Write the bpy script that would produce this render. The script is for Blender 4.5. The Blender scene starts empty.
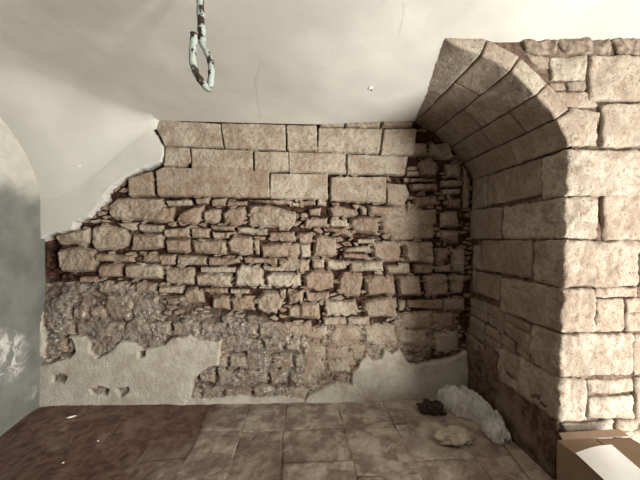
import bpy, bmesh, math, random
import numpy as np
from mathutils import Vector, noise as mn

random.seed(7)
SC = bpy.context.scene
COL = SC.collection

# ------------------------------------------------------------------ camera / measuring
F = 300.0                       # focal length in pixels of a 640 px wide frame
TH = math.atan(20 / F)          # the camera looks slightly to the right of the wall's normal
EYE = 1.5
D = 2.8                         # distance to the back wall
PY = 1.777                      # front plane of the pier
XL = -2.26                      # left wall
ct, st = math.cos(TH), math.sin(TH)

def ray(u, v):
    xc = (u - 320) / F
    return (xc * ct + st, -xc * st + ct, (240 - v) / F)
def on_y(u, v, Y=D):
    r = ray(u, v); s = Y / r[1]
    return (r[0] * s, EYE + r[2] * s)
def on_x(u, v, a=1.5976, b=0.0415):
    r = ray(u, v); t = (a + b * EYE) / (r[0] - b * r[2])
    return (r[1] * t, EYE + r[2] * t)
def on_floor(u, v, z=0.0):
    r = ray(u, v); t = (z - EYE) / r[2]
    return (r[0] * t, r[1] * t)
def XR(z):                      # the jamb leans a little
    return 1.5976 + 0.0415 * z

cam = bpy.data.cameras.new('camera'); cam.sensor_width = 36; cam.lens = F / 640 * 36
cam.clip_start = 0.02
camo = bpy.data.objects.new('camera', cam); COL.objects.link(camo)
camo.location = (0, 0, EYE); camo.rotation_euler = (math.pi / 2, 0, -TH)
SC.camera = camo

# ------------------------------------------------------------------ numpy noise
def vnoise(x, y, seed):
    rs = np.random.RandomState(seed)
    tab = rs.rand(256, 256)
    xi = np.floor(x).astype(int); yi = np.floor(y).astype(int)
    fx = x - xi; fy = y - yi
    fx = fx * fx * fx * (fx * (fx * 6 - 15) + 10); fy = fy * fy * fy * (fy * (fy * 6 - 15) + 10)
    a = tab[xi % 256, yi % 256]; b = tab[(xi + 1) % 256, yi % 256]
    c = tab[xi % 256, (yi + 1) % 256]; d = tab[(xi + 1) % 256, (yi + 1) % 256]
    return (a * (1 - fx) + b * fx) * (1 - fy) + (c * (1 - fx) + d * fx) * fy
def fbm(x, y, f, seed, octs=4, gain=0.5):
    t = 0; a = 1.0; n = 0
    for k in range(octs):
        t = t + a * (vnoise(x * f + 17.3 * k, y * f + 5.1 * k, seed + k) * 2 - 1)
        n += a; a *= gain; f *= 2.03
    return t / n
def sstep(e0, e1, x):
    t = np.clip((x - e0) / (e1 - e0), 0, 1); return t * t * (3 - 2 * t)
def sdf(px, py, poly):          # positive inside
    n = len(poly); d = np.full(px.shape, 1e9); ins = np.zeros(px.shape, bool)
    for i in range(n):
        ax, ay = poly[i]; bx, by = poly[(i + 1) % n]
        ex, ey = bx - ax, by - ay
        wx, wy = px - ax, py - ay
        t = np.clip((wx * ex + wy * ey) / (ex * ex + ey * ey + 1e-12), 0, 1)
        d = np.minimum(d, (wx - ex * t) ** 2 + (wy - ey * t) ** 2)
        if abs(by - ay) > 1e-12:
            c = (ay > py) != (by > py)
            ins ^= c & (px < ex * (py - ay) / (by - ay) + ax)
    d = np.sqrt(d)
    return np.where(ins, d, -d)

def worley(x, y, seed):         # distances to the two nearest jittered points, and the nearest cell's number
    rs = np.random.RandomState(seed); jx = rs.rand(128, 128); jy = rs.rand(128, 128); idn = rs.rand(128, 128)
    xi = np.floor(x).astype(int); yi = np.floor(y).astype(int)
    f1 = np.full(x.shape, 9.); f2 = np.full(x.shape, 9.); cid = np.zeros(x.shape)
    for a in (-1, 0, 1):
        for b in (-1, 0, 1):
            i = (xi + a) % 128; j = (yi + b) % 128
            d = np.hypot(xi + a + jx[i, j] - x, yi + b + jy[i, j] - y)
            cl = d < f1; f2 = np.where(cl, f1, np.minimum(f2, d)); cid = np.where(cl, idn[i, j], cid); f1 = np.where(cl, d, f1)
    return f1, f2, cid

# ------------------------------------------------------------------ object helpers
def link(name, me, parent=None, mat=None):
    o = bpy.data.objects.new(name, me); COL.objects.link(o)
    if mat: me.materials.append(mat)
    if parent: o.parent = parent
    return o
def smooth(me):
    me.polygons.foreach_set('use_smooth', [True] * len(me.polygons))
def tag(o, label, cat, group=None, kind=None):
    o['label'] = label; o['category'] = cat
    if group: o['group'] = group
    if kind: o['kind'] = kind
    return o
def empty(name, loc=(0, 0, 0)):
    o = bpy.data.objects.new(name, None); COL.objects.link(o); o.location = loc
    o.empty_display_size = 0.05
    return o
def mesh_np(name, co, quads, attrs=None):
    me = bpy.data.meshes.new(name)
    nv, nf = len(co), len(quads)
    me.vertices.add(nv); me.vertices.foreach_set('co', np.asarray(co, np.float32).ravel())
    me.loops.add(nf * 4); me.loops.foreach_set('vertex_index', np.asarray(quads, np.int32).ravel())
    me.polygons.add(nf)
    me.polygons.foreach_set('loop_start', np.arange(0, nf * 4, 4, dtype=np.int32))
    me.polygons.foreach_set('loop_total', np.full(nf, 4, np.int32))
    me.update(calc_edges=True); me.validate()
    for k, v in (attrs or {}).items():
        at = me.attributes.new(k, 'FLOAT', 'POINT'); at.data.foreach_set('value', np.asarray(v, np.float32).ravel())
    smooth(me)
    return me
def grid_quads(nu, nv, flip=False):
    i, j = np.meshgrid(np.arange(nu - 1), np.arange(nv - 1), indexing='ij')
    a = (i * nv + j).ravel(); b = ((i + 1) * nv + j).ravel(); c = ((i + 1) * nv + j + 1).ravel(); d = (i * nv + j + 1).ravel()
    q = np.stack([a, b, c, d], 1)
    return q[:, ::-1] if flip else q
def submesh(co, quads, sel, attrs):
    q = quads[sel]; used, inv = np.unique(q.ravel(), return_inverse=True)
    return co[used], inv.reshape(-1, 4), {k: v[used] for k, v in attrs.items()}

# ------------------------------------------------------------------ materials
class NT:
    def __init__(s, name):
        s.m = bpy.data.materials.new(name); s.m.use_nodes = True
        s.t = s.m.node_tree; s.b = s.t.nodes['Principled BSDF']; s.out = s.t.nodes['Material Output']
        s.co = s.t.nodes.new('ShaderNodeTexCoord')
    def set(s, sock, v):
        if isinstance(v, bpy.types.NodeSocket): s.t.links.new(v, sock)
        elif isinstance(v, tuple) and len(v) == 3 and sock.type == 'RGBA': sock.default_value = (*v, 1)
        else: sock.default_value = v
    def noise(s, scale, detail=5, rough=.6, dist=0.0, vec=None):
        n = s.t.nodes.new('ShaderNodeTexNoise'); n.inputs['Scale'].default_value = scale
        n.inputs['Detail'].default_value = detail; n.inputs['Roughness'].default_value = rough
        n.inputs['Distortion'].default_value = dist
        s.t.links.new(vec or s.co.outputs['Object'], n.inputs['Vector']); return n.outputs['Fac']
    def vor(s, scale):
        n = s.t.nodes.new('ShaderNodeTexVoronoi'); n.inputs['Scale'].default_value = scale
        s.t.links.new(s.co.outputs['Object'], n.inputs['Vector']); return n.outputs['Distance']
    def ramp(s, fac, a, b, lo=0.0, hi=1.0):
        n = s.t.nodes.new('ShaderNodeMapRange'); n.interpolation_type = 'SMOOTHSTEP'
        s.set(n.inputs['Value'], fac); n.inputs['From Min'].default_value = a; n.inputs['From Max'].default_value = b
        n.inputs['To Min'].default_value = lo; n.inputs['To Max'].default_value = hi
        return n.outputs['Result']
    def mix(s, f, a, b, mode='MIX'):
        n = s.t.nodes.new('ShaderNodeMix'); n.data_type = 'RGBA'; n.blend_type = mode
        s.set(n.inputs[0], f); s.set(n.inputs[6], a); s.set(n.inputs[7], b); return n.outputs[2]
    def math(s, op, a, b=0.0, clamp=False):
        n = s.t.nodes.new('ShaderNodeMath'); n.operation = op; n.use_clamp = clamp
        s.set(n.inputs[0], a); s.set(n.inputs[1], b); return n.outputs[0]
    def attr(s, name):
        n = s.t.nodes.new('ShaderNodeAttribute'); n.attribute_name = name; return n.outputs['Fac']
    def obj_random(s):
        n = s.t.nodes.new('ShaderNodeObjectInfo'); return n.outputs['Random']
    def bump(s, h, strength, dist, prev=None):
        n = s.t.nodes.new('ShaderNodeBump'); n.inputs['Strength'].default_value = strength; n.inputs['Distance'].default_value = dist
        s.set(n.inputs['Height'], h)
        if prev: s.t.links.new(prev, n.inputs['Normal'])
        return n.outputs['Normal']
    def finish(s, col, rough=0.9, normal=None, spec=0.2):
        s.set(s.b.inputs['Base Color'], col); s.set(s.b.inputs['Roughness'], rough)
        s.b.inputs['Specular IOR Level'].default_value = spec
        if normal: s.t.links.new(normal, s.b.inputs['Normal'])
        return s.m

PALE = (0.40, 0.345, 0.275); TAN = (0.285, 0.225, 0.168); BROWN = (0.16, 0.098, 0.066)
EARTH = (0.075, 0.028, 0.016); LIME = (0.46, 0.43, 0.365)

def stone_nodes(n, tint, pale=PALE, tan=TAN):
    big = n.noise(6.0, 6, .66); fine = n.noise(34, 7, .74); pits = n.noise(70, 3, .6); med = n.noise(16, 6, .7, .8)
    c = n.mix(n.ramp(big, .40, .60), tan, pale)
    c = n.mix(n.ramp(tint, 0.0, 1.0, .0, .62), c, n.mix(.5, BROWN, (0.26, 0.17, 0.12)))
    c = n.mix(n.ramp(med, .54, .66, 0, .6), c, (0.185, 0.115, 0.078))
    c = n.mix(n.ramp(fine, .55, .68, 0, .7), c, (0.15, 0.088, 0.06))
    c = n.mix(n.ramp(fine, .42, .26, 0, .7), c, (0.54, 0.495, 0.415))
    c = n.mix(n.ramp(pits, .60, .68, 0, .8), c, (0.10, 0.05, 0.032))
    h = n.math('ADD', n.math('ADD', n.math('MULTIPLY', fine, .8), n.math('MULTIPLY', med, 1.1)), n.math('MULTIPLY', pits, -.4))
    return c, h

def mat_wall():
    n = NT('rubble masonry')
    c, h = stone_nodes(n, n.attr('tint'))
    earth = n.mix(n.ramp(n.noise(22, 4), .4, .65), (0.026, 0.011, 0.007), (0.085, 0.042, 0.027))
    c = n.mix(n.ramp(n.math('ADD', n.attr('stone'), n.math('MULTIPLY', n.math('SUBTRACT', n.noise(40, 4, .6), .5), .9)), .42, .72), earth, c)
    # old grey render with white flecks
    g = n.noise(24, 7, .76); fl = n.noise(30, 5, .7)
    gc = n.mix(n.ramp(g, .40, .60), (0.105, 0.085, 0.067), (0.265, 0.235, 0.195))
    gc = n.mix(n.ramp(n.noise(5, 5), .48, .62, 0, .6), gc, (0.20, 0.135, 0.095))
    gc = n.mix(n.math('MULTIPLY', n.ramp(fl, .54, .60, 0, .95), n.ramp(n.noise(4, 3), .42, .58)), gc, (0.60, 0.55, 0.465))
    gc = n.mix(n.ramp(n.noise(17, 5, .65), .58, .66, 0, .85), gc, (0.09, 0.045, 0.03))
    c = n.mix(n.math('MULTIPLY', n.attr('grey'), n.ramp(n.noise(9, 5), .30, .55, .45, 1.0)), c, gc)
    c = n.mix(n.attr('recess_shade'), c, n.mix(.6, c, (0.085, 0.04, 0.026)))  # pier's shadow mixed into the stone colour
    # lime plaster
    p = n.noise(7, 5); pc = n.mix(n.ramp(p, .35, .65), (0.36, 0.325, 0.265), LIME)
    pc = n.mix(n.ramp(n.noise(33, 5, .7), .60, .74, 0, .5), pc, (0.26, 0.20, 0.15))
    pc = n.mix(n.ramp(n.noise(4.5, 6, .68), .50, .66, 0, .55), pc, (0.29, 0.215, 0.155))
    c = n.mix(n.attr('plaster'), c, pc)
    nm = n.bump(h, .8, .014); nm = n.bump(g, .35, .01, nm)
    return n.finish(c, .95, nm)
def mat_block(name, light):
    n = NT(name)
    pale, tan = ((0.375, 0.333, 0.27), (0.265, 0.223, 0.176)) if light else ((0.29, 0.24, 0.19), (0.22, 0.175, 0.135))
    c, h = stone_nodes(n, n.ramp(n.obj_random(), 0, 1, 0, .55), pale, tan)
    veins = n.noise(13, 6, .65, 1.2)
    c = n.mix(n.ramp(veins, .54, .66, 0, .5), c, (0.20, 0.14, 0.098))
    c = n.mix(n.ramp(n.noise(3.6, 5, .65), .54, .68, 0, .5), c, (0.205, 0.155, 0.115))
    return n.finish(c, .93, n.bump(h, .85, .014))
def mat_earth():
    n = NT('brown mortar')
    a = n.noise(14, 6, .7); b = n.noise(3.2, 4, .6)
    c = n.mix(n.ramp(a, .38, .62), (0.055, 0.030, 0.020), (0.145, 0.100, 0.072))
    c = n.mix(n.ramp(b, .48, .66, 0, .6), c, (0.20, 0.148, 0.11))
    return n.finish(c, .95, n.bump(a, .8, .025))
def mat_ceiling():
    n = NT('smooth lime plaster')
    a = n.noise(1.6, 5, .55); s = n.noise(9, 5, .6); f = n.noise(55, 4, .6)
    c = n.mix(n.ramp(a, .35, .65), (0.465, 0.452, 0.405), (0.54, 0.522, 0.47))
    c = n.mix(n.ramp(s, .58, .74, 0, .30), c, (0.41, 0.39, 0.345))
    c = n.mix(n.ramp(f, .66, .74, 0, .25), c, (0.38, 0.33, 0.28))
    nm = n.bump(s, .25, .012); nm = n.bump(f, .18, .004, nm)
    return n.finish(c, .85, nm)
def mat_left():
    n = NT('damp painted plaster')
    sep = n.t.nodes.new('ShaderNodeSeparateXYZ'); n.t.links.new(n.co.outputs['Object'], sep.inputs[0])
    a = n.noise(2.6, 5, .6); s = n.noise(14, 6, .65, .6)
    z = n.math('ADD', sep.outputs['Z'], n.math('MULTIPLY', n.math('SUBTRACT', a, .5), .35))
    damp = n.ramp(z, 2.02, 1.78)                      # tide mark of the rising damp
    dry = n.mix(n.ramp(s, .4, .62), (0.44, 0.425, 0.37), (0.50, 0.48, 0.42))
    wet = n.mix(n.ramp(n.noise(4, 4, .55), .36, .64), (0.135, 0.137, 0.122), (0.18, 0.181, 0.160))
    c = n.mix(damp, dry, wet)
    salt = n.math('MULTIPLY', n.attr('salt'), n.ramp(n.noise(7, 6, .66, 1.6), .44, .58, .12, .95))
    c = n.mix(salt, c, (0.55, 0.54, 0.49))
    return n.finish(c, .6, n.bump(s, .12, .01), .3)
def mat_floor():
    n = NT('worn stone paving')
    a = n.noise(4, 6, .62); f = n.noise(34, 6, .7); k = n.noise(11, 5, .65, .5)
    t = n.attr('tint')
    a2 = n.noise(9, 7, .72, .6); g2 = n.noise(2.3, 5, .65)
    c = n.mix(n.ramp(a, .40, .60), (0.215, 0.168, 0.136), (0.45, 0.395, 0.335))
    c = n.mix(n.ramp(t, 0, 1, 0, .6), c, (0.19, 0.125, 0.095))
    c = n.mix(n.ramp(a2, .50, .62, 0, .65), c, (0.155, 0.105, 0.08))
    c = n.mix(n.ramp(a2, .44, .34, 0, .55), c, (0.47, 0.42, 0.36))
    c = n.mix(n.ramp(g2, .52, .66, 0, .5), c, (0.13, 0.085, 0.066))
    c = n.mix(n.ramp(k, .56, .70, 0, .6), c, (0.17, 0.095, 0.07))
    c = n.mix(n.ramp(f, .60, .72, 0, .6), c, (0.13, 0.07, 0.05))
    r = n.mix(n.ramp(k, .36, .64), (0.078, 0.034, 0.025), (0.165, 0.090, 0.070))
    r = n.mix(n.ramp(n.noise(3.4, 6, .7, 1.0), .52, .66, 0, .65), r, (0.21, 0.15, 0.118))
    r = n.mix(n.ramp(n.noise(60, 4, .7), .62, .70, 0, .5), r, (0.28, 0.21, 0.17))
    c = n.mix(n.attr('red'), c, r)
    c = n.mix(n.attr('dust'), c, (0.47, 0.41, 0.33))
    c = n.mix(n.attr('joint'), c, (0.07, 0.032, 0.022))
    return n.finish(c, n.ramp(k, .3, .7, .75, .55), n.bump(f, .35, .01), .3)
def mat_hook():
    n = NT('flaking mint paint over rust')
    a = n.noise(27, 4, .6)
    c = n.mix(n.ramp(a, .48, .53), n.mix(n.noise(90), (0.25, 0.30, 0.265), (0.36, 0.375, 0.335)), n.mix(n.noise(120), (0.018, 0.013, 0.010), (0.045, 0.030, 0.022)))
    return n.finish(c, .6, n.bump(a, .6, .004))
def mat_plain(name, c1, c2, scale=12, rough=.8, spec=.2, bump=.2):
    n = NT(name); a = n.noise(scale, 5, .6)
    return n.finish(n.mix(n.ramp(a, .35, .65), c1, c2), rough, n.bump(a, bump, .006), spec)
def mat_card():
    n = NT('corrugated cardboard')
    a = n.noise(20, 4); w = n.t.nodes.new('ShaderNodeTexWave'); w.inputs['Scale'].default_value = 60
    n.t.links.new(n.co.outputs['Object'], w.inputs['Vector'])
    c = n.mix(a, (0.19, 0.125, 0.085), (0.235, 0.16, 0.11))
    return n.finish(c, .8, n.bump(w.outputs['Fac'], .06, .002))
def mat_film():
    n = NT('clear plastic film')
    b = n.b; b.inputs['Base Color'].default_value = (0.64, 0.62, 0.58, 1)
    b.inputs['Roughness'].default_value = .16; b.inputs['Specular IOR Level'].default_value = 1.0
    tr = n.t.nodes.new('ShaderNodeBsdfTransparent'); mx = n.t.nodes.new('ShaderNodeMixShader')
    f = n.noise(6, 3, .5); n.set(mx.inputs[0], n.ramp(f, .3, .7, .42, .78))
    n.t.links.new(tr.outputs[0], mx.inputs[1]); n.t.links.new(b.outputs[0], mx.inputs[2])
    n.t.links.new(mx.outputs[0], n.out.inputs['Surface'])
    return n.m
M_WALL, M_EARTH, M_CEIL, M_LEFT, M_FLOOR = mat_wall(), mat_earth(), mat_ceiling(), mat_left(), mat_floor()
M_LIGHT, M_SOFF = mat_block('pale limestone', True), mat_block('shaded limestone', False)  # M_SOFF is a darker copy: jamb and soffit shade put into its colour

# ------------------------------------------------------------------ WALL BACK
def P(s, ox, oy, k):            # traced outlines: crop origin and scale -> wall plane X, Z
    v = [float(x) for x in s.replace(',', ' ').split()]
    return [on_y(ox + v[i] / k, oy + v[i + 1] / k) for i in range(0, len(v), 2)]
RUB = []
def add(text, ox, oy, k, out):
    for ln in text.strip().split('\n'):
        if ln.strip(): out.append(P(ln, ox, oy, k))
add('''312,60 340,28 525,30 560,110 550,132 430,122 330,116 312,92
240,160 280,135 375,150 392,185 385,225 330,240 265,245 240,215
98,240 180,225 250,238 265,270 258,328 110,328 98,290
90,178 170,160 235,150 232,215 100,218
335,128 425,130 425,160 400,165
432,135 530,140 530,170 435,165
398,180 530,170 535,235 400,240
260,255 410,262 410,288 262,285
440,255 575,265 575,300 445,285
275,295 365,295 360,345 275,350
370,300 525,295 528,360 380,355
520,385 610,385 605,410 525,405
300,415 410,420 412,480 295,480
270,370 390,375 390,410 275,410
100,337 190,341 190,359 100,356
240,120 300,118 320,126 250,132
415,370 505,375 505,410 420,410
420,420 510,425 505,480 420,480
200,345 265,345 265,370 200,365''', 30, 190, 4, RUB)
add('''25,40 120,38 122,60 30,65
55,130 75,95 130,62 170,60 160,120 140,140
165,85 200,70 245,75 240,110 225,135 170,130
248,90 275,65 335,70 345,90 325,140 255,135
350,60 430,55 540,90 545,130 520,155 440,150 350,140
15,70 55,68 55,90 45,128 15,128
135,35 200,30 190,55 140,55
205,35 265,30 260,60 205,62
265,45 345,42 345,58 268,62
345,38 520,42 525,58 480,58
15,155 115,150 115,190 20,190
120,155 195,152 195,190 122,190
200,140 295,145 295,162 205,155
20,195 110,195 115,245 100,255 25,250
120,200 245,195 265,210 262,260 130,250
305,148 428,155 430,180 310,172
205,165 280,168 275,195 215,195
268,210 290,180 365,185 375,210 368,255 320,262 275,250
378,195 398,200 395,258 378,255
430,172 540,165 545,205 440,205
550,170 612,168 612,200 605,212 552,205
400,215 600,210 605,268 405,268
0,258 58,260 58,298 0,300
62,262 185,265 185,302 65,300
190,268 310,275 318,290 260,302 192,302
335,268 465,275 465,298 340,292
470,275 598,278 590,325 475,325
15,310 130,310 138,370 125,380 20,375
160,308 300,308 300,330 165,330
138,340 190,333 285,335 285,388 145,385
298,320 325,298 410,310 412,385 300,388
415,345 440,330 565,335 568,388 425,388
410,305 465,308 465,325 415,322
0,390 90,392 85,412 0,410
95,395 140,390 170,420 175,455 20,450 5,430 90,420
180,395 270,392 270,412 185,410
282,395 355,398 355,415 285,412
205,430 240,420 275,425 275,480 205,480
282,425 375,425 378,485 280,485
385,435 410,405 470,405 495,440 480,480 430,500 385,480
475,400 502,400 500,435 480,435
508,410 575,402 575,455 515,458
585,412 640,410 640,445 590,445
560,95 590,92 590,110 560,112
525,50 575,55 570,70 530,62
605,268 640,270 640,310 605,312
510,465 640,462 640,520 512,510''', 160, 190, 4, RUB)
add('''110,70 140,60 230,75 235,95 215,108 125,105
240,65 262,65 268,100 245,98
270,60 420,65 425,95 410,108 275,95
198,115 235,105 310,108 318,150 310,180 210,165 200,145
325,110 440,108 450,160 400,175 325,170
20,115 110,108 115,150 20,150
120,118 190,115 188,145 125,145
110,150 180,150 215,180 205,192 115,160
60,185 80,178 145,188 152,260 130,268 50,265
0,170 52,180 48,212 0,210
0,215 42,218 40,270 0,272
175,235 265,222 282,228 270,248 178,248
175,255 265,255 278,265 265,278 175,272
285,215 310,205 400,210 408,250 395,285 340,290 290,270
200,285 330,282 340,325 195,328
345,305 440,292 448,340 350,335
0,282 38,285 35,325 0,330
45,275 95,275 95,310 48,312
100,280 180,282 188,312 130,322 105,310
15,345 40,318 125,325 135,345 132,395 90,405 20,398
150,350 170,328 250,335 255,360 240,430 150,420
260,350 300,340 380,345 385,420 265,425
390,348 488,345 490,430 400,425
500,345 520,335 590,340 600,380 590,425 510,428
25,410 115,410 115,440 30,445
0,405 15,405 12,450 0,455
100,445 225,440 240,490 95,485
250,450 300,435 390,435 395,475 255,485
398,445 425,445 425,475 398,475
430,445 575,440 575,475 430,475
415,205 535,210 540,280 530,300 430,290 415,260
545,235 600,232 600,290 550,290
550,305 605,300 605,330 550,330
460,300 540,295 530,335 465,335
430,40 445,65 435,85 425,62
440,80 460,70 462,92 445,95
470,80 550,75 555,140 470,145
570,90 640,85 640,150 570,150
360,190 420,170 530,165 535,195 370,200
565,160 640,165 640,220 570,200
230,195 300,195 300,215 230,212
605,340 660,340 660,420 610,420
610,235 660,235 660,330 612,330
70,35 100,35 105,60 70,60
0,45 60,42 62,60 0,62
35,75 85,70 80,98 38,98''', 300, 190, 4, RUB)
add('''85,45 195,40 205,90 90,95
225,40 330,25 350,95 235,100
352,45 375,48 372,75 352,75
385,40 510,35 505,70 390,65
0,50 68,45 70,90 0,95
80,100 160,98 165,122 85,125
100,180 125,125 200,130 220,170 180,195 120,198
230,130 335,125 345,190 230,190
360,85 470,75 470,140 365,135
345,150 440,140 470,200 350,190
475,85 545,85 550,135 480,135
180,200 230,200 225,255 185,245
95,255 170,250 175,290 100,295
480,160 560,150 565,220 485,225
167,100 250,95 245,125 170,125
20,130 95,130 90,170 20,170
10,195 90,200 90,240 10,245
10,260 85,255 85,300 10,305
90,205 170,202 170,240 95,245
515,35 590,30 590,75 515,75''', 300, 290, 3.556, RUB)
add('''210,230 240,205 310,215 325,260 300,305 225,300
355,230 430,225 440,260 430,305 360,305
165,340 300,335 310,375 170,380
335,365 430,360 435,390 340,400
180,410 310,400 320,450 190,465
370,420 440,415 440,470 370,465
145,250 200,245 205,268 148,268
140,275 205,274 210,300 138,298
165,312 300,315 300,330 160,328
175,115 260,118 255,190 165,195
270,120 380,115 390,170 440,205 330,205 270,195
330,320 440,318 440,350 330,352
445,230 480,320 470,470 448,470''', 380, 120, 5.333, RUB)
add('''318,122 335,118 346,120 344,127 320,127
345,121 362,118 381,121 380,128 346,127
380,122 397,117 415,118 413,127 381,128''', 0, 0, 1, RUB)
# vague stones low in the wall, under the grey coat
for row in range(6):
    y = 306 + row * 16
    x = 48 + (row % 2) * 9
    while x < 300:
        w = random.uniform(17, 34)
        if not (y < 319 and x > 150):
            RUB.append([on_y(x + 1, y + 1), on_y(x + w - 2, y + random.uniform(0, 3)), on_y(x + w - 1, y + 14), on_y(x + 2, y + 13 + random.uniform(-1, 2))])
        x += w
ASH = []
add('''85,82 360,98 373,190 140,185 128,150
365,95 622,100 622,202 380,192
628,102 687,106 688,200 630,202
145,190 240,195 245,250 200,265 140,265
248,195 490,205 492,285 250,270
498,208 632,210 634,285 500,290
105,285 140,270 350,275 555,290 558,390 340,385 115,382
0,315 88,287 95,378 0,385''', 130, 100, 4, ASH)
add('''30,105 145,105 148,205 35,205
155,115 408,118 395,215 152,207
415,120 545,118 530,222 402,220
35,210 260,215 262,293 38,288
268,220 510,228 495,300 270,293
-36,296 190,297 190,395 -40,393
206,310 425,308 420,412 202,400
427,335 500,340 515,380 490,425 427,415''', 280, 100, 4, ASH)
def pxpoly(t): return P(t, 0, 0, 1)
PL_UP = pxpoly('''30,246 44,239 54,233 75,229 76,222 90,217 97,209 107,200 105,196 112,188 120,182 130,176 143,170 155,165 163,163 165,158 165,148 160,141 155,133 150,125 138,119 100,60 20,60''')
PL_L = pxpoly('''36,366 45,364 60,360 72,358 77,350 74,340 66,336 85,336 92,341 92,350 100,357 112,350 122,341 135,342 143,348 155,347 166,344 172,338 180,337 190,334 198,338 206,339 222,340 221,352 219,365 208,367 200,372 193,380 191,395 188,412 36,412''')
PL_R = P('''-10,420 30,370 80,345 130,325 180,335 185,290 205,270 215,245 235,225 255,245 285,240 300,215 325,225 350,200 365,235 385,260 420,262 470,250 500,250 540,240 590,215 620,440 -10,440''', 300, 290, 3.556)
PL_S = pxpoly('186,398 215,397 240,395 262,397 280,396 305,398 305,412 186,412')
PL_J = pxpoly('40,300 43,312 45,330 47,345 44,356 40,356')
HOLES = [pxpoly('55,374 62,371 69,376 66,382 56,381'), pxpoly('92,388 100,385 110,388 108,394 95,393'), pxpoly('117,388 129,386 130,391 123,396'), pxpoly('140,352 146,350 147,355 141,356')]
GREY = pxpoly('36,281 70,283 130,284 160,298 200,308 240,316 285,326 312,345 305,372 292,412 36,412')
GREY2 = [P('235,195 285,195 285,240 240,240', 300, 290, 3.556), P('360,205 470,200 470,255 370,262', 300, 290, 3.556)]
SLOT = pxpoly('41,237 54,234 56,272 78,275 79,280 41,284')

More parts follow.
